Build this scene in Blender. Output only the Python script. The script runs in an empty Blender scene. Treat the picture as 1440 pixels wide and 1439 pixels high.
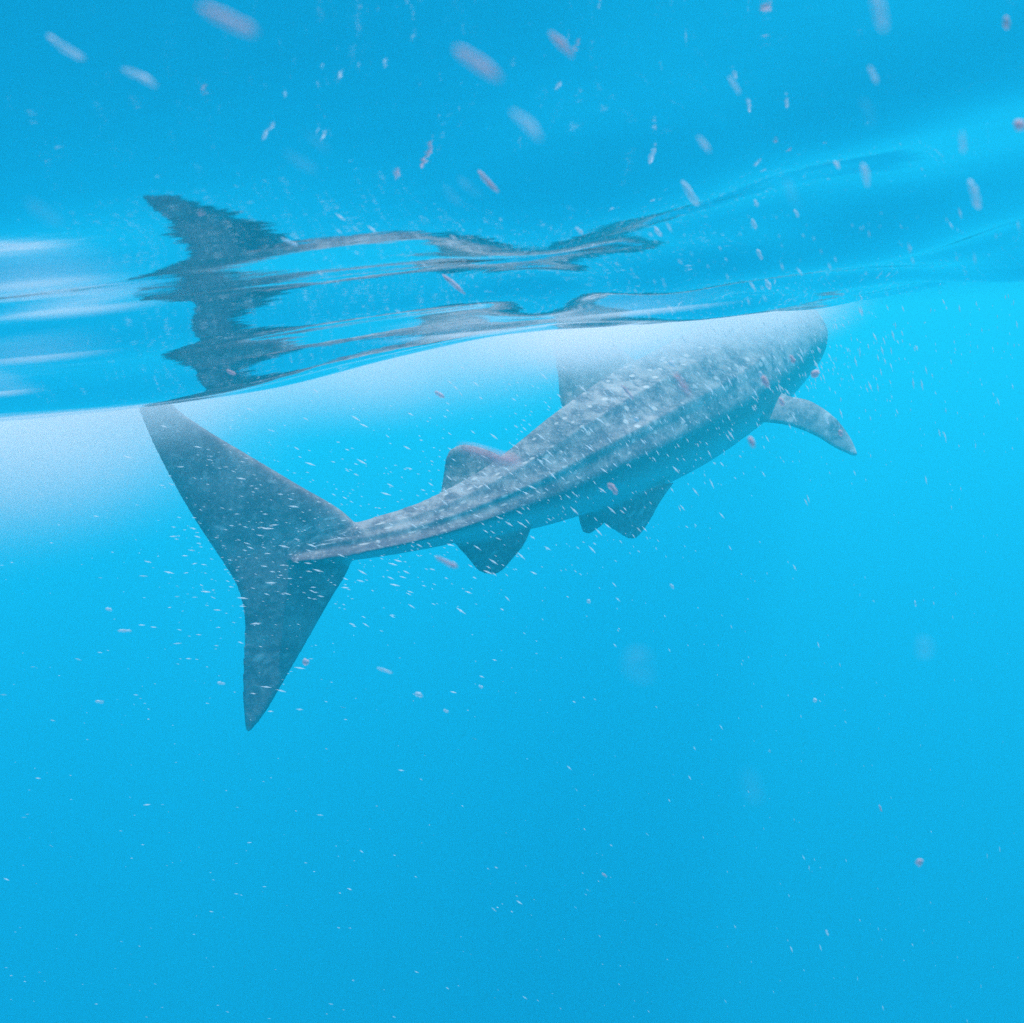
import bpy, bmesh, math, random
import numpy as np
from mathutils import Vector, Matrix, kdtree, noise as mnoise

rng = random.Random(7)
nrng = np.random.default_rng(7)
scene = bpy.context.scene
col = scene.collection
R = math.radians

# ------------------------------------------------------------------ camera
CAM = Vector((0.0, 0.0, -0.085))
PITCH, ROLL, F = R(-12.8), R(5.5), 1028.0          # focal length in photo pixels (1440 wide)
fwd = Vector((0, math.cos(PITCH), math.sin(PITCH)))
right0 = Vector((1, 0, 0))
up0 = right0.cross(fwd)
camr = math.cos(ROLL) * right0 - math.sin(ROLL) * up0
camu = math.cos(ROLL) * up0 + math.sin(ROLL) * right0
cd = bpy.data.cameras.new('camera')
cam = bpy.data.objects.new('camera', cd)
col.objects.link(cam)
m = Matrix((camr, camu, -fwd)).transposed().to_4x4()
m.translation = CAM
cam.matrix_world = m
cd.sensor_width = 36.0
cd.lens = 36.0 * F / 1440.0
cd.clip_start = 0.02
cd.clip_end = 400.0
cd.dof.use_dof = True
cd.dof.focus_distance = 4.2
cd.dof.aperture_fstop = cd.lens / 1000.0 / 0.0022  # a 2.2 mm wide entrance pupil
scene.camera = cam

def at(px, py, d):
    """World point seen at photo pixel (px, py), d metres along the lens axis."""
    return CAM + d * (fwd + (px - 720.0) / F * camr - (py - 719.5) / F * camu)

# ------------------------------------------------------------------ light
SUN_EL, SUN_AZ = R(73), R(56)                     # azimuth from +Y towards +X
sun_dir = Vector((math.sin(SUN_AZ) * math.cos(SUN_EL), math.cos(SUN_AZ) * math.cos(SUN_EL), math.sin(SUN_EL)))
world = bpy.data.worlds.new('World')
scene.world = world
world.use_nodes = True
nt = world.node_tree
sky = nt.nodes.new('ShaderNodeTexSky')
sky.sky_type = 'NISHITA'
sky.sun_disc = False
sky.sun_elevation = SUN_EL
sky.sun_rotation = SUN_AZ
bg = nt.nodes['Background']
bg.inputs['Strength'].default_value = 0.12
nt.links.new(sky.outputs[0], bg.inputs['Color'])
sd = bpy.data.lights.new('sun', 'SUN')
sd.energy = 5.0
sd.angle = R(0.5)
sd.color = (1.0, 0.96, 0.9)
sun = bpy.data.objects.new('sun', sd)
col.objects.link(sun)
sun.rotation_euler = (-sun_dir).to_track_quat('-Z', 'Y').to_euler()
sun.location = sun_dir * 30

vs = scene.view_settings
vs.view_transform = 'Standard'
vs.look = 'None'
vs.gamma = 1.0
vs.use_curve_mapping = False
vs.exposure = 0.27
scene.cycles.max_bounces = 12
scene.cycles.diffuse_bounces = 2
scene.cycles.glossy_bounces = 3
scene.cycles.transmission_bounces = 4
scene.cycles.volume_bounces = 7
scene.cycles.transparent_max_bounces = 8
scene.cycles.use_denoising = False

# ------------------------------------------------------------------ helpers
def tag(o, label=None, cat=None, group=None, kind=None):
    if label: o['label'] = label
    if cat: o['category'] = cat
    if group: o['group'] = group
    if kind: o['kind'] = kind
    return o

def mesh_obj(name, verts, faces, mat=None, smooth=True, parent=None):
    me = bpy.data.meshes.new(name)
    if isinstance(verts, np.ndarray):
        verts = verts.tolist()
    me.from_pydata(verts, [], faces)
    if smooth:
        me.polygons.foreach_set('use_smooth', [True] * len(me.polygons))
    o = bpy.data.objects.new(name, me)
    col.objects.link(o)
    if mat: me.materials.append(mat)
    if parent: o.parent = parent
    return o

class NG:
    """Small node-tree builder."""
    def __init__(self, name):
        self.mat = bpy.data.materials.new(name)
        self.mat.use_nodes = True
        self.t = self.mat.node_tree
        self.t.nodes.clear()
        self.out = self.t.nodes.new('ShaderNodeOutputMaterial')
    def n(self, typ, ins=None, **props):
        nd = self.t.nodes.new(typ)
        for k, v in props.items(): setattr(nd, k, v)
        for k, v in (ins or {}).items():
            s = nd.inputs[k]
            if isinstance(v, bpy.types.NodeSocket): self.t.links.new(v, s)
            else: s.default_value = v
        return nd
    def math(self, op, a, b=None, c=None, clamp=False):
        ins = {0: a}
        if b is not None: ins[1] = b
        if c is not None: ins[2] = c
        return self.n('ShaderNodeMath', ins, operation=op, use_clamp=clamp).outputs[0]
    def ss(self, v, a, b, lo=0.0, hi=1.0):
        return self.n('ShaderNodeMapRange', {0: v, 1: a, 2: b, 3: lo, 4: hi}, interpolation_type='SMOOTHSTEP').outputs[0]
    def mix(self, f, a, b):
        nd = self.n('ShaderNodeMix', data_type='RGBA')
        for i, v in ((0, f), (6, a), (7, b)):
            s = nd.inputs[i]
            if isinstance(v, bpy.types.NodeSocket): self.t.links.new(v, s)
            else: s.default_value = v
        return nd.outputs[2]
    def link(self, a, b): self.t.links.new(a, b)

def rgba(r, g, b): return (r, g, b, 1.0)

# ------------------------------------------------------------------ sea water (homogeneous haze volume)
g = NG('sea_water_haze')
pv = g.n('ShaderNodeVolumePrincipled', {'Color': rgba(0.022, 0.725, 0.905), "Density": 0.11, 'Anisotropy': 0.2})
g.link(pv.outputs[0], g.out.inputs['Volume'])
def box(name, lo, hi, mat):
    v = [(x, y, z) for x in (lo[0], hi[0]) for y in (lo[1], hi[1]) for z in (lo[2], hi[2])]
    f = [(0, 1, 3, 2), (4, 6, 7, 5), (0, 4, 5, 1), (2, 3, 7, 6), (0, 2, 6, 4), (1, 5, 7, 3)]
    return mesh_obj(name, v, f, mat, smooth=False)
tag(box('haze', (-75, -45, -31), (75, 95, 0.42), g.mat), kind='stuff')

# ------------------------------------------------------------------ seabed
g = NG('sand')
co = g.n('ShaderNodeNewGeometry').outputs['Position']
nz = g.n('ShaderNodeTexNoise', {'Vector': co, 'Scale': 0.3, 'Detail': 6.0}).outputs[0]
b = g.n('ShaderNodeBsdfPrincipled', {'Base Color': g.mix(nz, rgba(.16, .15, .12), rgba(.32, .29, .22)), 'Roughness': 0.95})
g.link(b.outputs[0], g.out.inputs['Surface'])
xs = np.linspace(-74, 74, 60); ys = np.linspace(-44, 94, 60)
def gridmesh(xs, ys, zf):
    X, Y = np.meshgrid(xs, ys)
    Z = zf(X, Y)
    V = np.stack([X.ravel(), Y.ravel(), Z.ravel()], 1)
    nx, ny = len(xs), len(ys)
    i = (np.arange(ny - 1)[:, None] * nx + np.arange(nx - 1)[None, :]).ravel()
    Fc = np.stack([i, i + 1, i + nx + 1, i + nx], 1)
    return V, Fc
def fast_mesh(name, V, Fc, mat):
    me = bpy.data.meshes.new(name)
    me.vertices.add(len(V)); me.vertices.foreach_set('co', V.astype(np.float32).ravel())
    k = Fc.shape[1]
    me.loops.add(len(Fc) * k); me.loops.foreach_set('vertex_index', Fc.astype(np.int32).ravel())
    me.polygons.add(len(Fc))
    me.polygons.foreach_set('loop_start', np.arange(0, len(Fc) * k, k, dtype=np.int32))
    me.polygons.foreach_set('use_smooth', np.ones(len(Fc), dtype=bool))
    me.update(calc_edges=True); me.validate()
    me.materials.append(mat)
    o = bpy.data.objects.new(name, me); col.objects.link(o)
    return o
V, Fc = gridmesh(xs, ys, lambda X, Y: -29.2 + 0.5 * np.sin(X * .21 + Y * .1) + 0.35 * np.sin(Y * .33 - X * .12))
tag(fast_mesh('seabed', V, Fc, g.mat), kind='structure')

# ------------------------------------------------------------------ water surface
g = NG('water_surface')
co = g.n('ShaderNodeNewGeometry').outputs['Position']
mp = g.n('ShaderNodeMapping', {'Vector': co, 'Scale': (3.0, 9.0, 1.0), 'Rotation': (0, 0, R(-6))})
nz = g.n('ShaderNodeTexNoise', {'Vector': mp.outputs[0], 'Scale': 2.2, 'Detail': 4.0, 'Roughness': 0.5}).outputs[0]
bp = g.n('ShaderNodeBump', {'Height': nz, 'Strength': 0.05, 'Distance': 0.02})
fr = g.n('ShaderNodeFresnel', {'IOR': 1.333, 'Normal': bp.outputs[0]})
gl = g.n('ShaderNodeBsdfGlossy', {'Color': rgba(.97, .98, 1.0), 'Roughness': 0.045, 'Normal': bp.outputs[0]})
tr = g.n('ShaderNodeBsdfTransparent')
mx = g.n('ShaderNodeMixShader', {0: fr.outputs[0], 1: tr.outputs[0], 2: gl.outputs[0]})
g.link(mx.outputs[0], g.out.inputs['Surface'])

def graded(lo, hi, c, step, grow):
    a = [c]; s = step
    while a[-1] < hi: a.append(a[-1] + s); s *= grow if a[-1] > c + 2.2 else 1.0
    b_ = [c]; s = step
    while b_[-1] > lo: b_.append(b_[-1] - s); s *= grow if b_[-1] < c - 2.2 else 1.0
    return np.array(sorted(set(b_[1:] + a)))
wx = np.clip(graded(-73, 73, 0.0, 0.016, 1.035), -74, 74)
wy = np.clip(graded(-43, 93, 1.4, 0.013, 1.03), -44, 94)
TH = R(4.0)
BETA_MAX = 14.0
def waves(X, Y):
    # p runs across the crests (roughly away from the camera), q along them
    p = Y * math.cos(TH) + X * math.sin(TH)
    q = X * math.cos(TH) - Y * math.sin(TH)
    # the trough that forms the sharp edge in the picture, about 1.6 m off
    pt = 1.62 + 0.10 * np.sin(q * 1.1 + 0.6)
    qs = [-3.0, -1.12, -.81, -.61, -.37, -.125, .08, .28, .37, .47, .56, .67, .9, 1.4, 3.0]
    zs = [-.04, -.075, -.066, -.054, -.010, .020, .019, .007, .007, .010, .013, .012, .035, .06, .06]
    qq = np.linspace(-3, 3, 601); zz = np.interp(qq, qs, zs)
    ker = np.exp(-(np.arange(-30, 31) / 9.0) ** 2); zz = np.convolve(np.pad(zz, 30, mode='edge'), ker / ker.sum(), 'valid')
    depth = -(np.interp(q, qq, zz) + CAM.z)
    # ahead of the camera the face of the wave dips steadily; behind the trough it rises again
    rs = np.linspace(1.75, .02, 700); hs = [None] * 700
    h = 1.75 * math.tan(R(.45)); hs[0] = h
    for i in range(1, 700):
        r_ = rs[i]; alpha = math.degrees(math.atan2(h, r_))
        be = min(BETA_MAX, 1.6 + .56 * (alpha + 1.6)) * min(1.0, r_ / .22)
        h += math.tan(R(be)) * (rs[i - 1] - r_); hs[i] = h
    face = np.interp(p, rs[::-1], hs[::-1]) + CAM.z
    h_t = np.interp(pt, rs[::-1], hs[::-1]) + CAM.z
    u = np.clip((p - .35) / (pt - .35), 0, 1); u = u * u * (3 - 2 * u)
    Z = face + (-depth - h_t) * u
    back = -depth * np.cos((p - pt) / 2.4 * 2 * np.pi) * np.exp(-((p - pt) / 1.1) ** 2)
    w_ = np.clip((p - pt + .25) / .35, 0, 1); w_ = w_ * w_ * (3 - 2 * w_)
    Z = Z * (1 - w_) + back * w_
    r0 = np.hypot(X, Y); near = np.exp(-(X / 3.0) ** 2) * (1 / (1 + np.exp((-Y - .5) / .12)))
    Z = Z * near + .03 * np.sin(p * 2.1 + .6) * (1 - near) * np.exp(-(p / 12) ** 2)
    # a few long steep wavelets that catch the bright layer below the surface
    for p0, q0, qw, lam, sl in ((.49, -.50, .18, .20, .21), (.64, -.60, .19, .16, .19), (.83, -.85, .28, .12, .12), (1.02, -.05, .40, .16, .09), (1.22, .40, .40, .20, .12), (.78, .05, .35, .17, .08)):
        pp = p - p0 - .05 * (q - q0)
        Z = Z + sl * lam / 6.283 * np.sin(6.283 * pp / lam) * np.exp(-(pp / (lam * .6)) ** 2) * np.exp(-((q - q0) / qw) ** 2)
    # sideways tilt of the wave face on the left: the mirrored tail leans over
    Z = Z + .125 * (q + .1) * np.exp(-((p - .40) / .14) ** 2) * np.exp(-((q + .1) / .35) ** 2)
    damp = 1.0 / (1.0 + np.maximum(p - 1.8, 0) * 0.6)
    calm = .12 + .88 * np.clip((p - .42) / .5, 0, 1) * (1 - .55 * np.exp(-((p - pt) / .35) ** 2))
    r = np.random.default_rng(3)
    for lam, sl, spread in ((1.1, .030, .15), (.74, .050, .16), (.47, .070, .18), (.33, .065, .18), (.22, .018, .2), (.13, .006, .3), (.085, .003, .4)):
        for _ in range(3):
            a = r.normal(0, spread); k = 2 * np.pi / (lam * r.uniform(.85, 1.2))
            amp = sl / k * r.uniform(.6, 1.2) * .6
            Z = Z + amp * np.sin(k * (p * math.cos(a) + q * math.sin(a) * .8) + r.uniform(0, 6.28)) * damp * calm
    r = np.random.default_rng(11)
    right = np.clip((q + .10) / .14, 0, 1) * np.clip((p - .32) / .2, 0, 1) * (1 - .6 * np.exp(-((p - pt) / .35) ** 2)) * damp
    for lam, sl in ((.50, .085), (.36, .09), (.27, .075), (.19, .05), (.13, .03)):
        for sg in (-1, 1):
            a = sg * r.uniform(.45, .8); k = 2 * np.pi / lam
            Z = Z + right * sl / k * np.sin(k * (p * math.cos(a) + q * math.sin(a)) + r.uniform(0, 6.28))
    return Z
V, Fc = gridmesh(wx, wy, waves)
print('surface verts', len(V))
tag(fast_mesh('water_surface', V, Fc, g.mat), kind='structure')

# ------------------------------------------------------------------ whale shark
def catmull(P, n):
    P = np.asarray(P, float)
    Q = np.vstack([2 * P[0] - P[1], P, 2 * P[-1] - P[-2]])
    out = []
    for i in range(len(P) - 1):
        p0, p1, p2, p3 = Q[i:i + 4]
        for t in np.linspace(0, 1, n, endpoint=False):
            out.append(.5 * ((2 * p1) + (-p0 + p2) * t + (2 * p0 - 5 * p1 + 4 * p2 - p3) * t * t + (-p0 + 3 * p1 - 3 * p2 + p3) * t ** 3))
    out.append(P[-1])
    return np.array(out)

# spine: pixel x, y, distance, half height (m), half width (m), roll (deg, back leaning away)
SP = [
    (408, 780, 3.31, .022, .012, 5),
    (455, 771, 3.35, .070, .045, 5),
    (520, 759, 3.42, .092, .085, 5),
    (600, 740, 3.62, .118, .120, 5),
    (680, 712, 3.92, .172, .170, 6),
    (740, 688, 4.22, .250, .235, 6),
    (800, 657, 4.58, .335, .310, 6),
    (870, 622, 5.05, .430, .400, 6),
    (950, 579, 5.62, .490, .470, 5),
    (1015, 538, 6.14, .510, .480, 4),
    (1052, 512, 6.50, .510, .470, 2),
    (1078, 490, 6.74, .490, .460, 2),
    (1096, 478, 6.92, .450, .430, 1),
    (1106, 471, 7.03, .390, .380, 1),
    (1110, 468, 7.07, .260, .270, 1),
]
pts = np.array([tuple(at(a, b_, d)) for a, b_, d, *_ in SP])
par = np.array([[s[3], s[4], s[5]] for s in SP])
C = catmull(pts, 8); PR = catmull(par, 8)
T = np.gradient(C, axis=0); T /= np.linalg.norm(T, axis=1)[:, None]
arc = np.concatenate([[0], np.cumsum(np.linalg.norm(np.diff(C, axis=0), axis=1))])
NA = 72
verts, faces, attr = [], [], []
ang = np.linspace(-math.pi, math.pi, NA, endpoint=False)   # 0 = right flank (towards us), +90 = back
for i in range(len(C)):
    t = Vector(T[i]); side = t.cross(Vector((0, 0, 1))).normalized(); upv = side.cross(t).normalized()
    ro = R(PR[i, 2]); s2 = side * math.cos(ro) + upv * math.sin(ro); u2 = upv * math.cos(ro) - side * math.sin(ro)
    h, w = PR[i, 0], PR[i, 1]
    f = arc[i] / arc[-1]
    keel = 0.055 * math.exp(-(f / .16) ** 2) + 0.020 * (1 - f)
    for a in ang:
        aa = math.atan2(math.sin(a), abs(math.cos(a)))      # mirrored angle
        ca, sa = math.cos(a), math.sin(a)
        pw = 1.0 + .45 * (1 - .55 * f) if sa > 0 else 1.0
        x = w * math.copysign(abs(ca) ** pw, ca); y = h * math.copysign(abs(sa) ** pw, sa)
        if sa < 0: y *= 0.94
        dg = math.degrees(aa)
        k0 = -14 + 10 * min(1, f * 2)
        bump = keel * math.exp(-((dg - k0) / 7.0) ** 2)
        amp = .030 * math.sin(min(1, f * 1.25) * math.pi) + .004
        bump += amp * (math.exp(-((dg - 24) / 4.5) ** 2) + .8 * math.exp(-((dg - 50) / 4.5) ** 2) + .7 * math.exp(-((dg - 90) / 9) ** 2))
        rr = math.hypot(x, y); x *= 1 + bump / rr; y *= 1 + bump / rr
        verts.append(tuple(Vector(C[i]) + s2 * x + u2 * y)); attr.append((arc[i], dg / 90.0, 0.0))
for i in range(len(C) - 1):
    for j in range(NA):
        k = (j + 1) % NA
        faces.append((i * NA + j, i * NA + k, (i + 1) * NA + k, (i + 1) * NA + j))
for i, rev in ((0, True), (len(C) - 1, False)):
    c = len(verts); verts.append(tuple(C[i] + (T[i] * .03 if not rev else 0))); attr.append((arc[i], 0, 0))
    for j in range(NA):
        k = (j + 1) % NA
        faces.append((c, i * NA + k, i * NA + j) if rev else (c, i * NA + j, i * NA + k))

def fin(lead, trail, th, normal=None, belly=0.6, n=7, base=0.5):
    """Loft a fin between a leading and a trailing edge given as (px, py, dist) lists, root first."""
    L = catmull([tuple(at(*p)) for p in lead], n); Tr = catmull([tuple(at(*p)) for p in trail], n)
    m_ = 40
    def resample(P):
        s = np.concatenate([[0], np.cumsum(np.linalg.norm(np.diff(P, axis=0), axis=1))]); s /= s[-1]
        return np.array([[np.interp(u, s, P[:, c]) for c in range(3)] for u in np.linspace(0, 1, m_)])
    L, Tr = resample(L), resample(Tr)
    NC = 24; b0 = len(verts)
    mid = (L + Tr) / 2; spn = np.concatenate([[0], np.cumsum(np.linalg.norm(np.diff(mid, axis=0), axis=1))])
    for i in range(m_):
        u = i / (m_ - 1)
        chord = Tr[i] - L[i]
        span = (L[min(i + 1, m_ - 1)] + Tr[min(i + 1, m_ - 1)] - L[max(i - 1, 0)] - Tr[max(i - 1, 0)])
        nn = np.cross(chord, span) if normal is None else np.array(normal)
        nn = nn / (np.linalg.norm(nn) + 1e-9)
        thk = th(u) if callable(th) else th * (1 - .75 * u)
        cl = np.linalg.norm(chord)
        thk = min(max(thk, .010), max(cl * .5, .010))
        for j in range(NC):
            a = 2 * math.pi * j / NC
            c = .5 - .5 * math.cos(a)
            prof = max(math.sin(a) if a <= math.pi else -math.sin(a), 0)
            prof = (prof ** .45) * (1.25 - .6 * c) if 0 < c < 1 else 0
            sgn = 1 if a <= math.pi else -1
            p = L[i] + chord * c + nn * sgn * thk * prof
            verts.append(tuple(p)); attr.append((arc[-1] * base + spn[i], belly, c * cl * 9.0))
    for i in range(m_ - 1):
        for j in range(NC):
            k = (j + 1) % NC
            faces.append((b0 + i * NC + j, b0 + i * NC + k, b0 + (i + 1) * NC + k, b0 + (i + 1) * NC + j))
    faces.append(tuple(b0 + j for j in range(NC))[::-1])
    faces.append(tuple(b0 + (m_ - 1) * NC + j for j in range(NC)))

# caudal fin, swept from the upper tip to the lower tip
cl_lead = [(196, 470, 3.16), (214, 520, 3.20), (240, 566, 3.23), (284, 600, 3.26), (350, 640, 3.29), (420, 682, 3.33), (478, 716, 3.37),
           (505, 745, 3.39), (500, 775, 3.38), (487, 808, 3.36), (466, 842, 3.34), (438, 892, 3.32), (400, 958, 3.29), (372, 1005, 3.27), (352, 1029, 3.26)]
cl_trail = [(186, 474, 3.16), (184, 520, 3.18), (193, 572, 3.20), (216, 628, 3.22), (250, 692, 3.24), (282, 745, 3.25), (312, 790, 3.26),
            (330, 820, 3.26), (339, 846, 3.26), (343, 880, 3.26), (341, 920, 3.26), (340, 960, 3.26), (341, 990, 3.26), (343, 1015, 3.26), (346, 1030, 3.26)]
fin(cl_lead, cl_trail, lambda u: .012 + .034 * math.exp(-((u - .5) / .2) ** 2), belly=-.02, base=.03)
# first dorsal
fin([(905, 520, 5.28), (870, 490, 5.22), (826, 458, 5.12), (790, 442, 5.04), (776, 440, 5.0)],
    [(800, 590, 4.98), (788, 565, 5.0), (784, 525, 5.0), (774, 475, 5.0), (768, 446, 5.0)], lambda u: .05 * (1 - u) + .012, belly=.8, base=.5)
# second dorsal
fin([(742, 668, 4.42), (716, 650, 4.34), (688, 634, 4.26), (660, 626, 4.18), (646, 626, 4.14)],
    [(612, 718, 4.02), (620, 690, 4.05), (624, 664, 4.06), (627, 644, 4.06), (633, 632, 4.08)], lambda u: .04 * (1 - u) + .012, belly=.7, base=.32)
# anal fin
fin([(748, 735, 4.12), (738, 762, 4.04), (720, 785, 4.0), (706, 802, 3.97), (694, 808, 3.95)],
    [(628, 752, 3.76), (646, 772, 3.8), (660, 788, 3.84), (670, 801, 3.88), (681, 807, 3.9)], lambda u: .035 * (1 - u) + .012, belly=-.05, base=.3)
# pelvic fins (near and far)
fin([(946, 678, 5.0), (928, 704, 4.94), (914, 730, 4.88), (902, 748, 4.84), (893, 757, 4.82)],
    [(830, 715, 4.62), (850, 736, 4.66), (864, 746, 4.7), (876, 754, 4.74), (884, 758, 4.78)], lambda u: .035 * (1 - u) + .012, belly=-.05, base=.45)
fin([(858, 715, 5.0), (850, 733, 5.0), (840, 742, 5.0), (832, 748, 5.0), (828, 750, 5.0)],
    [(812, 715, 4.9), (815, 735, 4.92), (817, 742, 4.94), (819, 747, 4.95), (822, 750, 4.96)], lambda u: .03 * (1 - u) + .012, belly=-.05, base=.42)
# pectoral fin towards us
fin([(1060, 520, 6.1), (1100, 556, 5.95), (1140, 566, 5.8), (1174, 588, 5.68), (1197, 618, 5.6), (1206, 640, 5.56)],
    [(1030, 570, 5.95), (1062, 590, 5.86), (1104, 597, 5.76), (1142, 611, 5.68), (1174, 630, 5.6), (1200, 642, 5.56)], lambda u: .05 * (1 - u) + .013, belly=.35, base=.75)

def shark_material():
    g = NG('whale_shark_skin')
    at_ = g.n('ShaderNodeAttribute', attribute_name='body')
    sep = g.n('ShaderNodeSeparateXYZ', {0: at_.outputs['Vector']})
    s, v = sep.outputs[0], sep.outputs[1]
    pos = g.n('ShaderNodeNewGeometry').outputs['Position']
    # spots in rows, thinner towards the belly
    cv = g.n('ShaderNodeCombineXYZ', {0: g.math('MULTIPLY', s, 10.5), 1: g.math('MULTIPLY', v, 9.0), 2: sep.outputs[2]}).outputs[0]
    vo = g.n('ShaderNodeTexVoronoi', {'Vector': cv, 'Scale': 1.0, 'Randomness': 0.7})
    spot = g.ss(vo.outputs['Distance'], .30, .16)
    stripe = g.math('SINE', g.math('MULTIPLY', s, 15.5))
    wob = g.n('ShaderNodeTexNoise', {'Vector': pos, 'Scale': 5.0, 'Detail': 4.0}).outputs[0]
    stripe = g.ss(g.math('ADD', stripe, g.math('MULTIPLY', wob, 1.4)), 1.25, 1.75)
    blot_dapple = g.ss(g.n('ShaderNodeTexNoise', {'Vector': pos, 'Scale': 7.0, 'Detail': 6.0, 'Roughness': .72}).outputs[0], .40, .66)  # pale skin mottling, with sunlight dapple painted in
    blot_dapple = g.math('MULTIPLY', blot_dapple, g.ss(v, -.08, .06, .12, 1.0))
    fine = g.n('ShaderNodeTexNoise', {'Vector': pos, 'Scale': 34.0, 'Detail': 4.0, 'Roughness': .6}).outputs[0]
    base = g.mix(blot_dapple, rgba(.085, .058, .095), rgba(.34, .31, .33))
    base = g.mix(g.ss(fine, .50, .70, 0.0, .5), base, rgba(.36, .35, .36))
    marks = g.math('MAXIMUM', g.math('MULTIPLY', spot, .62), g.math('MULTIPLY', stripe, .16))
    up = g.ss(v, -.14, .04)
    c = g.mix(g.math('MULTIPLY', marks, up), base, rgba(.62, .60, .60))
    belly = g.ss(v, -.10, -.42)
    c = g.mix(g.math('MULTIPLY', belly, .55), c, rgba(.60, .61, .63))
    bp = g.n('ShaderNodeBump', {'Height': fine, 'Strength': .25, 'Distance': .01})
    b = g.n('ShaderNodeBsdfPrincipled', {'Base Color': c, 'Roughness': .6, 'Normal': bp.outputs[0]})
    b.inputs['Specular IOR Level'].default_value = .15
    g.link(b.outputs[0], g.out.inputs['Surface'])
    return g.mat

tmp = mesh_obj('whale_shark', verts, faces)
bm = bmesh.new(); bm.from_mesh(tmp.data); bmesh.ops.recalc_face_normals(bm, faces=bm.faces); bm.to_mesh(tmp.data); bm.free()
rm = tmp.modifiers.new('remesh', 'REMESH'); rm.mode = 'VOXEL'; rm.voxel_size = .0085
sm = tmp.modifiers.new('smooth', 'SMOOTH'); sm.factor = .5; sm.iterations = 10
dg_ = bpy.context.evaluated_depsgraph_get()
me = bpy.data.meshes.new_from_object(tmp.evaluated_get(dg_))
bpy.data.objects.remove(tmp)
n = len(me.vertices); print('shark verts', n)
cov = np.empty(n * 3, np.float32); me.vertices.foreach_get('co', cov); cov = cov.reshape(-1, 3)
kd = kdtree.KDTree(len(verts))
for i, v in enumerate(verts): kd.insert(v, i)
kd.balance()
A = np.array(attr, np.float32)
idx = np.array([kd.find(v)[1] for v in cov])
S = A[idx]
# soften the seams between body and fins
E = np.empty(len(me.edges) * 2, np.int32); me.edges.foreach_get('vertices', E); E = E.reshape(-1, 2)
cnt = np.bincount(E.ravel(), minlength=n).astype(np.float32)
for _ in range(45):
    for c in range(3):
        acc = np.bincount(E[:, 0], S[E[:, 1], c], n) + np.bincount(E[:, 1], S[E[:, 0], c], n)
        S[:, c] = .3 * S[:, c] + .7 * acc / np.maximum(cnt, 1)
at_l = me.attributes.new('body', 'FLOAT_VECTOR', 'POINT')
at_l.data.foreach_set('vector', S.astype(np.float32).ravel())
me.polygons.foreach_set('use_smooth', np.ones(len(me.polygons), dtype=bool))
me.materials.clear(); me.materials.append(shark_material())
shark = bpy.data.objects.new('whale_shark', me); col.objects.link(shark)
tag(shark, 'big spotted grey whale shark swimming away just under the water surface, tail nearest', 'whale shark')

# ------------------------------------------------------------------ bubble volumes added for the white glow under the surface

def dome(name, cx, cy, rx, ry, rz, dens, seed):
    """Lower half of an ellipsoid hung under the surface, filled with fine bubbles that thin out downwards, added for the white glow."""
    V, Fc = [], []
    nu, nv = 32, 10
    for j in range(nv + 1):
        ph = math.pi / 2 * j / nv
        for i in range(nu):
            th = 2 * math.pi * i / nu
            V.append((math.cos(th) * math.cos(ph), math.sin(th) * math.cos(ph), -math.sin(ph)))
    V = V[:nv * nu] + [(0, 0, -1), (0, 0, 0)]
    for j in range(nv - 1):
        for i in range(nu):
            k = (i + 1) % nu
            Fc.append((j * nu + i, (j + 1) * nu + i, (j + 1) * nu + k, j * nu + k))
    for i in range(nu):
        k = (i + 1) % nu
        Fc.append(((nv - 1) * nu + i, nv * nu, (nv - 1) * nu + k)); Fc.append((i, k, nv * nu + 1))
    g = NG('glow_bubbles')
    ob = g.n('ShaderNodeTexCoord').outputs['Object']
    r = g.n('ShaderNodeVectorMath', {0: ob}, operation='LENGTH').outputs['Value']
    fall = g.math('POWER', g.ss(r, 1.0, 0.0), 1.4)
    nz = g.n('ShaderNodeTexNoise', {'Vector': g.n('ShaderNodeNewGeometry').outputs['Position'], 'Scale': 1.3, 'Detail': 2.0}).outputs[0]
    d = g.math('MULTIPLY', g.math('MULTIPLY', fall, g.ss(nz, .25, .7, .45, 1.35)), dens)
    pv = g.n('ShaderNodeVolumePrincipled', {'Color': rgba(1.0, .945, .97), 'Density': d, 'Anisotropy': .1})  # faint pink of the glow put into the bubble colour
    g.link(pv.outputs[0], g.out.inputs['Volume'])
    o = mesh_obj(name, V, Fc, g.mat)
    o.location = (cx, cy, -.004); o.scale = (rx, ry, rz)
    return tag(o, kind='stuff')
dome('bubble_glow', -3.0, 3.8, 2.4, 1.5, 1.12, 4.0, 1)
dome('bubble_glow', .60, 4.0, 1.15, 1.1, .38, 4.2, 2)
dome('bubble_glow', -.5, 4.2, 2.2, 2.0, .55, 1.2, 3)
dome('bubble_glow', -1.35, 2.75, .85, .6, .46, 3.0, 4)
dome('bubble_glow', 1.75, 5.1, .9, .8, .38, 4.2, 5)
def under_surface(px, py):
    """Where the line of sight through a photo pixel meets the underside of the water."""
    for d in np.arange(.1, 4, .004):
        c = at(px, py, float(d))
        if c.z > float(waves(np.array([c.x]), np.array([c.y]))[0]): return c
    return c
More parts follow.
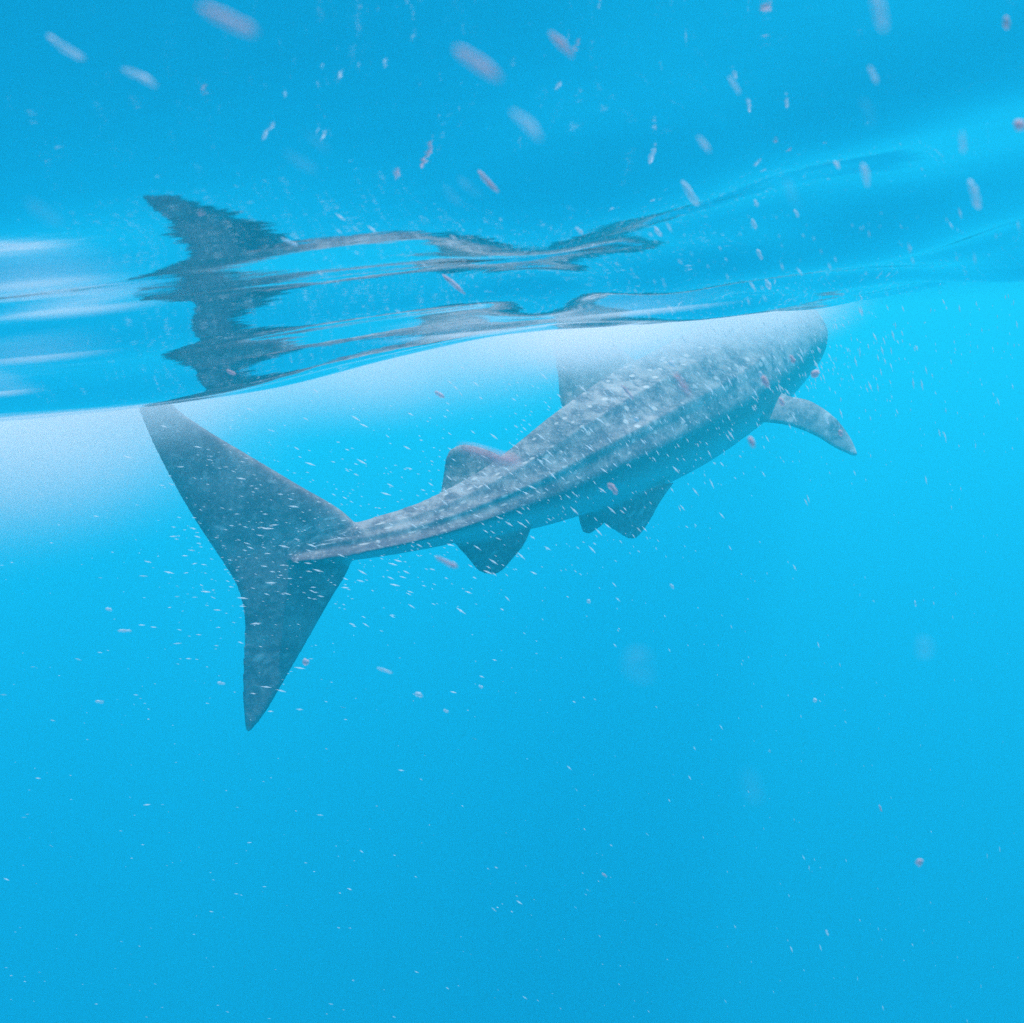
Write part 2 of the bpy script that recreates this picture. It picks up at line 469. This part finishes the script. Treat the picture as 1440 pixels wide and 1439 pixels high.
for px, py, hw, hh, dens in ((40, 394, 190, 15, 26), (110, 430, 170, 9, 20), (40, 500, 160, 6, 14), (640, 468, 190, 6, 14), (880, 437, 190, 6, 16), (10, 548, 60, 8, 16)):  # thin bubble films added for the bright streaks mirrored on the surface
    c = under_surface(px, py)
    k = c.y / F
    o = dome('bubble_glow', c.x, c.y, hw * k, hh * k * c.y / (abs(c.z - CAM.z) + .05), .012, dens, 6)
    o.location.z = c.z - .002
    o.rotation_euler.z = -TH

# ------------------------------------------------------------------ drifting flecks
def fleck_mat(name, c, lo, hi):
    g = NG(name)
    d = g.n('ShaderNodeBsdfDiffuse', {'Color': c}); t = g.n('ShaderNodeBsdfTranslucent', {'Color': c})
    mx = g.n('ShaderNodeMixShader', {0: .5, 1: d.outputs[0], 2: t.outputs[0]})
    pos = g.n('ShaderNodeNewGeometry').outputs['Position']
    nz = g.n('ShaderNodeTexNoise', {'Vector': pos, 'Scale': 260.0, 'Detail': 3.0}).outputs[0]
    m2 = g.n('ShaderNodeMixShader', {0: g.ss(nz, .3, .7, lo, hi), 1: mx.outputs[0], 2: g.n('ShaderNodeBsdfTransparent').outputs[0]})
    g.link(m2.outputs[0], g.out.inputs['Surface'])
    return g.mat
PALE, PINK = fleck_mat('pale_fleck', rgba(.94, .90, .94), .28, .75), fleck_mat('pink_fleck', rgba(.96, .63, .68), .18, .58)
FAINT = fleck_mat('faint_fleck', rgba(.92, .88, .92), .93, .99)
SPECK = fleck_mat('pale_speck', rgba(.90, .88, .90), .25, .7)

def flow(px, py):
    """Image direction in which flecks are drawn out, degrees below horizontal."""
    lo = np.interp(px, [0, 400, 700, 950, 1150, 1440], [3, 8, 30, 52, 68, 82])
    hi = np.interp(px, [0, 400, 700, 950, 1150, 1440], [32, 32, 42, 58, 68, 80])
    return float(np.interp(py, [350, 750], [hi, lo]))

def fleck(px, py, ln, wd, d, mat, label, ang=None):
    ang = flow(px, py) + rng.uniform(-5, 5) if ang is None else ang
    c = at(px, py, d); k = d / F
    ax = (camr * math.cos(R(ang)) - camu * math.sin(R(ang)) + fwd * rng.uniform(-.25, .25)).normalized()
    ay = ax.cross(fwd).normalized(); az = ax.cross(ay)
    NRG, NS = 7, 8
    V, Fc = [], []
    bend = rng.uniform(-.04, .04) * ln
    for i in range(NRG):
        t = -1 + 2 * i / (NRG - 1)
        pr = (max(0, 1 - abs(t) ** 3.0)) ** .5 * rng.uniform(.7, 1.1) if 0 < i < NRG - 1 else .28
        for j in range(NS):
            a = 2 * math.pi * j / NS; q = rng.uniform(.8, 1.2)
            V.append(tuple(ax * (t * ln * .5 * k) + ay * ((math.cos(a) * wd * .5 * pr * q + bend * t * t) * k) + az * (math.sin(a) * wd * .10 * pr * q * k)))
    for i in range(NRG - 1):
        for j in range(NS):
            m_ = (j + 1) % NS
            Fc.append((i * NS + j, i * NS + m_, (i + 1) * NS + m_, (i + 1) * NS + j))
    Fc.append(tuple(range(NS))[::-1]); Fc.append(tuple((NRG - 1) * NS + j for j in range(NS)))
    o = mesh_obj('plankton_fleck', V, Fc, mat)
    o.location = c
    return tag(o, label, 'plankton fleck', 'plankton flecks drifting in the water')

FLECKS = [
 # px, py, length, width, distance, pink?, label
 (320, 28, 92, 20, .085, 1, 'large soft pinkish streak high above the tail reflection'),
 (92, 68, 58, 12, .16, 0, 'soft pale streak in the far upper left corner of the water surface'),
 (197, 107, 60, 12, .16, 0, 'soft pale streak second from the upper left corner'),
 (672, 90, 74, 18, .09, 1, 'large soft pink streak near the top middle of the surface'),
 (790, 62, 42, 13, .17, 1, 'short thick pale pink streak at the top beside the large soft one'),
 (742, 175, 52, 15, .11, 0, 'soft pale streak under the thick pale pink one at the top'),
 (443, 197, 44, 10, .12, 0, 'faint pale streak right of and above the reflected tail, upper of two'),
 (422, 228, 46, 11, .12, 0, 'faint pale streak right of and above the reflected tail, lower of two'),
 (62, 300, 66, 16, .10, 0, 'faint wide pale streak left of the tip of the reflected tail'),
 (686, 256, 36, 11, .33, 1, 'bright pink streak, rightmost in the trio under the surface middle'),
 (661, 264, 38, 12, .17, 1, 'faint pink streak in the middle of the trio under the surface'),
 (635, 275, 28, 11, .16, 0, 'faint pale streak, leftmost of the trio under the surface middle'),
 (407, 341, 28, 7, .45, 0, 'crisp white streak just right of the reflected tail'),
 (638, 400, 40, 9, .55, 1, 'long crisp pink streak over the dark ripples in the middle'),
 (1033, 120, 26, 8, .22, 0, 'crisp white streak high on the right half of the surface'),
 (970, 272, 38, 12, .30, 0, 'thick bright white streak over the surface above the shark back'),
 (990, 203, 26, 8, .18, 0, 'thin soft white streak above the thick bright one'),
 (815, 325, 16, 5, .5, 0, 'small crisp white streak left of the thick bright one'),
 (1228, 105, 26, 9, .19, 0, 'white streak high on the right, below the soft one at the top edge'),
 (1222, 158, 34, 12, .12, 0, 'faint wide streak on the right directly under a white one'),
 (1236, 15, 48, 17, .10, 0, 'soft pale streak cut by the top edge on the right'),
 (1415, 32, 17, 9, .24, 1, 'small pink fleck in the upper right corner'),
 (1434, 176, 16, 18, .24, 1, 'bright pink blocky fleck at the right edge'),
 (1354, 200, 24, 10, .17, 0, 'upright pale fleck near the right edge, left of the pink block'),
 (1371, 273, 40, 17, .22, 0, 'large ragged upright pale fleck near the right edge'),
 (1177, 232, 14, 5, .34, 0, 'tiny crisp streak right of the surface middle above a soft wide one'),
 (1217, 246, 28, 11, .20, 0, 'upright soft pale fleck between the tiny crisp one and the ragged one'),
 (1115, 275, 46, 15, .13, 0, 'faint wide smear above the shark head'),
 (1120, 300, 12, 5, .5, 0, 'tiny white speck at the foot of the faint wide smear'),
 (1063, 286, 11, 5, .5, 0, 'tiny white speck left of the faint wide smear, upper one'),
 (1060, 315, 14, 6, .5, 0, 'small white speck left of the faint wide smear, lower one'),
 (1068, 358, 16, 6, .6, 0, 'small white streak over the surface above the shark forehead'),
 (1080, 400, 16, 7, .7, 0, 'small white streak close above the top edge of the shark head'),
 (925, 326, 18, 6, .55, 0, 'small pale streak under the thick bright one, above the dorsal fin'),
 (893, 322, 24, 9, .28, 0, 'faint pale streak left of a small one under the thick bright streak'),
 (960, 541, 36, 12, .22, 1, 'large soft pink streak in front of the shark mid back'),
 (882, 551, 24, 6, .6, 1, 'thin crisp pink streak in front of the shark back below the dorsal fin'),
 (862, 687, 20, 8, .6, 1, 'bright pink fleck in front of the shark belly above the pelvic fin'),
 (690, 640, 84, 18, .15, 1, 'broad soft pink streak lying across the second dorsal fin'),
 (628, 791, 32, 10, .34, 1, 'soft pink streak just under the tail stalk beside the anal fin'),
 (618, 555, 17, 6, .7, 1, 'small pink streak in the pale water left of the dorsal fin'),
 (325, 524, 14, 6, .7, 1, 'small pinkish streak on the dark reflection close to the tail top'),
 (945, 512, 12, 7, .8, 0, 'small white fleck above the large soft pink streak on the shark'),
 (895, 590, 9, 7, .9, 0, 'roundish white fleck on the middle of the shark flank'),
 (1070, 527, 10, 6, .8, 0, 'small white fleck on the shark head left of the pink ones'),
 (1076, 537, 18, 9, .5, 1, 'soft pink streak on the shark cheek'),
 (1114, 505, 13, 7, .7, 1, 'pink fleck on the shark head near its front'),
 (1146, 526, 10, 14, .6, 1, 'pale pink fleck on the front edge of the shark snout'),
 (1099, 565, 13, 8, .7, 1, 'pink fleck at the root of the pectoral fin'),
 (1182, 609, 9, 7, .8, 1, 'small pink fleck on the pectoral fin near its tip'),
 (1057, 622, 16, 9, .36, 1, 'soft pale pink fleck just under the shark throat'),
 (430, 931, 10, 9, .8, 1, 'round pinkish fleck right of the lower tail lobe'),
 (541, 943, 22, 6, .6, 0, 'crisp pale streak in open water right of the lower tail lobe'),
 (589, 977, 12, 6, .7, 0, 'short pale fleck right of the crisp streak below the shark'),
 (627, 1000, 8, 4, .9, 0, 'tiny pale fleck below and right of two larger ones'),
 (676, 966, 7, 4, .9, 0, 'tiny pale fleck, rightmost of the cluster below the anal fin'),
 (175, 887, 18, 4, .8, 0, 'thin pale streak left of the tail, lower of a pair'),
 (153, 857, 11, 4, .8, 0, 'tiny pale streak left of the tail, upper of a pair'),
 (140, 987, 12, 4, .8, 0, 'tiny pale streak low on the left of the tail tip'),
 (311, 961, 11, 4, .8, 0, 'tiny pale streak right beside the lower tail tip'),
 (945, 825, 9, 4, 1.0, 0, 'tiny cream fleck below the pelvic fin, right one'),
 (828, 846, 6, 5, 1.0, 0, 'tiny white dot below the pelvic fin, left one'),
 (1287, 849, 9, 3, 1.0, 0, 'tiny slanted fleck far right below the pectoral fin'),
 (1146, 985, 6, 6, 1.0, 0, 'tiny pale dot in the lower right water'),
 (1238, 1137, 10, 3, 1.0, 1, 'tiny slanted pink fleck in the lower right water'),
 (1293, 1213, 11, 11, .42, 1, 'round bright pink fleck in the lower right water'),
 (1163, 1312, 8, 3, .9, 0, 'tiny white fleck near the bottom right'),
 (850, 1231, 9, 3, .9, 1, 'tiny orange pink fleck near the bottom middle'),
 (900, 935, 46, 40, .085, 0, 'faint blurred pale blob under the pelvic fin'),
 (1300, 910, 26, 24, .12, 0, 'faint blurred round blob in the right water'),
 (1056, 1105, 44, 24, .085, 0, 'faint blurred blob low in the right half of the water'),
]
for px, py, ln, wd, d, pk, lab in FLECKS:
    if ln > 20 and ln > 1.8 * wd: ln, wd = ln * 1.08, wd * .74
    fleck(px, py, ln, wd, d, FAINT if lab.startswith('faint') else PINK if pk else PALE, lab, ang=(15 if (px, py) in ((690, 640),) else None))

# countless fine specks: one cloud of tiny slivers through the whole depth of the water
V, Fc = [], []
def speck(px, py, d, ln, wd):
    a = R(flow(px, py) + rng.gauss(0, 7)); k = d / F
    c = at(px, py, d)
    ax = camr * math.cos(a) - camu * math.sin(a); ay = camr * math.sin(a) + camu * math.cos(a)
    b0 = len(V)
    for v in (ax * ln * .5, ax * -ln * .5, ay * wd * .5, ay * -wd * .5, fwd * wd * .4, fwd * -wd * .4):
        V.append(tuple(c + v * k))
    for f in ((0, 2, 4), (2, 1, 4), (1, 3, 4), (3, 0, 4), (2, 0, 5), (1, 2, 5), (3, 1, 5), (0, 3, 5)):
        Fc.append(tuple(b0 + i for i in f))
def size():
    s = min(2.6, rng.lognormvariate(-.45, .7)); return 6.6 * s, 1.25 * s ** .8
def line_y(px): return float(np.interp(px, [0, 330, 480, 640, 770, 1150, 1440], [587, 553, 510, 480, 468, 440, 400]))
for i in range(1300):                                       # everywhere below the surface
    px, py = rng.uniform(-150, 1590), rng.uniform(380, 1560)
    if py < line_y(px) + 4: continue
    ln, wd = size(); speck(px, py, rng.uniform(1.5, 4.5), ln * .65, wd * .9)
for i in range(1900):                                       # denser round the animal and in the sunlit top layer
    t = rng.random() ** .8; j = min(len(SP) - 1, int(t * len(SP)))
    px = SP[j][0] + rng.gauss(0, 90); py = SP[j][1] + rng.gauss(-15, 75)
    if py < line_y(px) + 4: continue
    ln, wd = size(); speck(px, py, rng.uniform(1.2, 2.9), ln, wd)
for i in range(380):
    px, py = rng.gauss(330, 90), rng.gauss(770, 100)
    if py < line_y(px) + 4: continue
    ln, wd = size(); speck(px, py, rng.uniform(1.4, 2.9), ln, wd * .9)
for i in range(230):
    px, py = rng.uniform(1120, 1460), rng.gauss(480, 80)
    if py < line_y(px) + 4: continue
    ln, wd = size(); speck(px, py, rng.uniform(1.3, 3.5), ln, wd * 1.2)
for i in range(260):                                        # in front of the surface
    px, py = rng.uniform(450, 1440), rng.uniform(300, 460)
    if py > line_y(px): continue
    ln, wd = size(); speck(px, py, rng.uniform(.35, .5), ln * 1.1, wd)
tag(mesh_obj('plankton_specks', V, Fc, SPECK, smooth=False), kind='stuff')
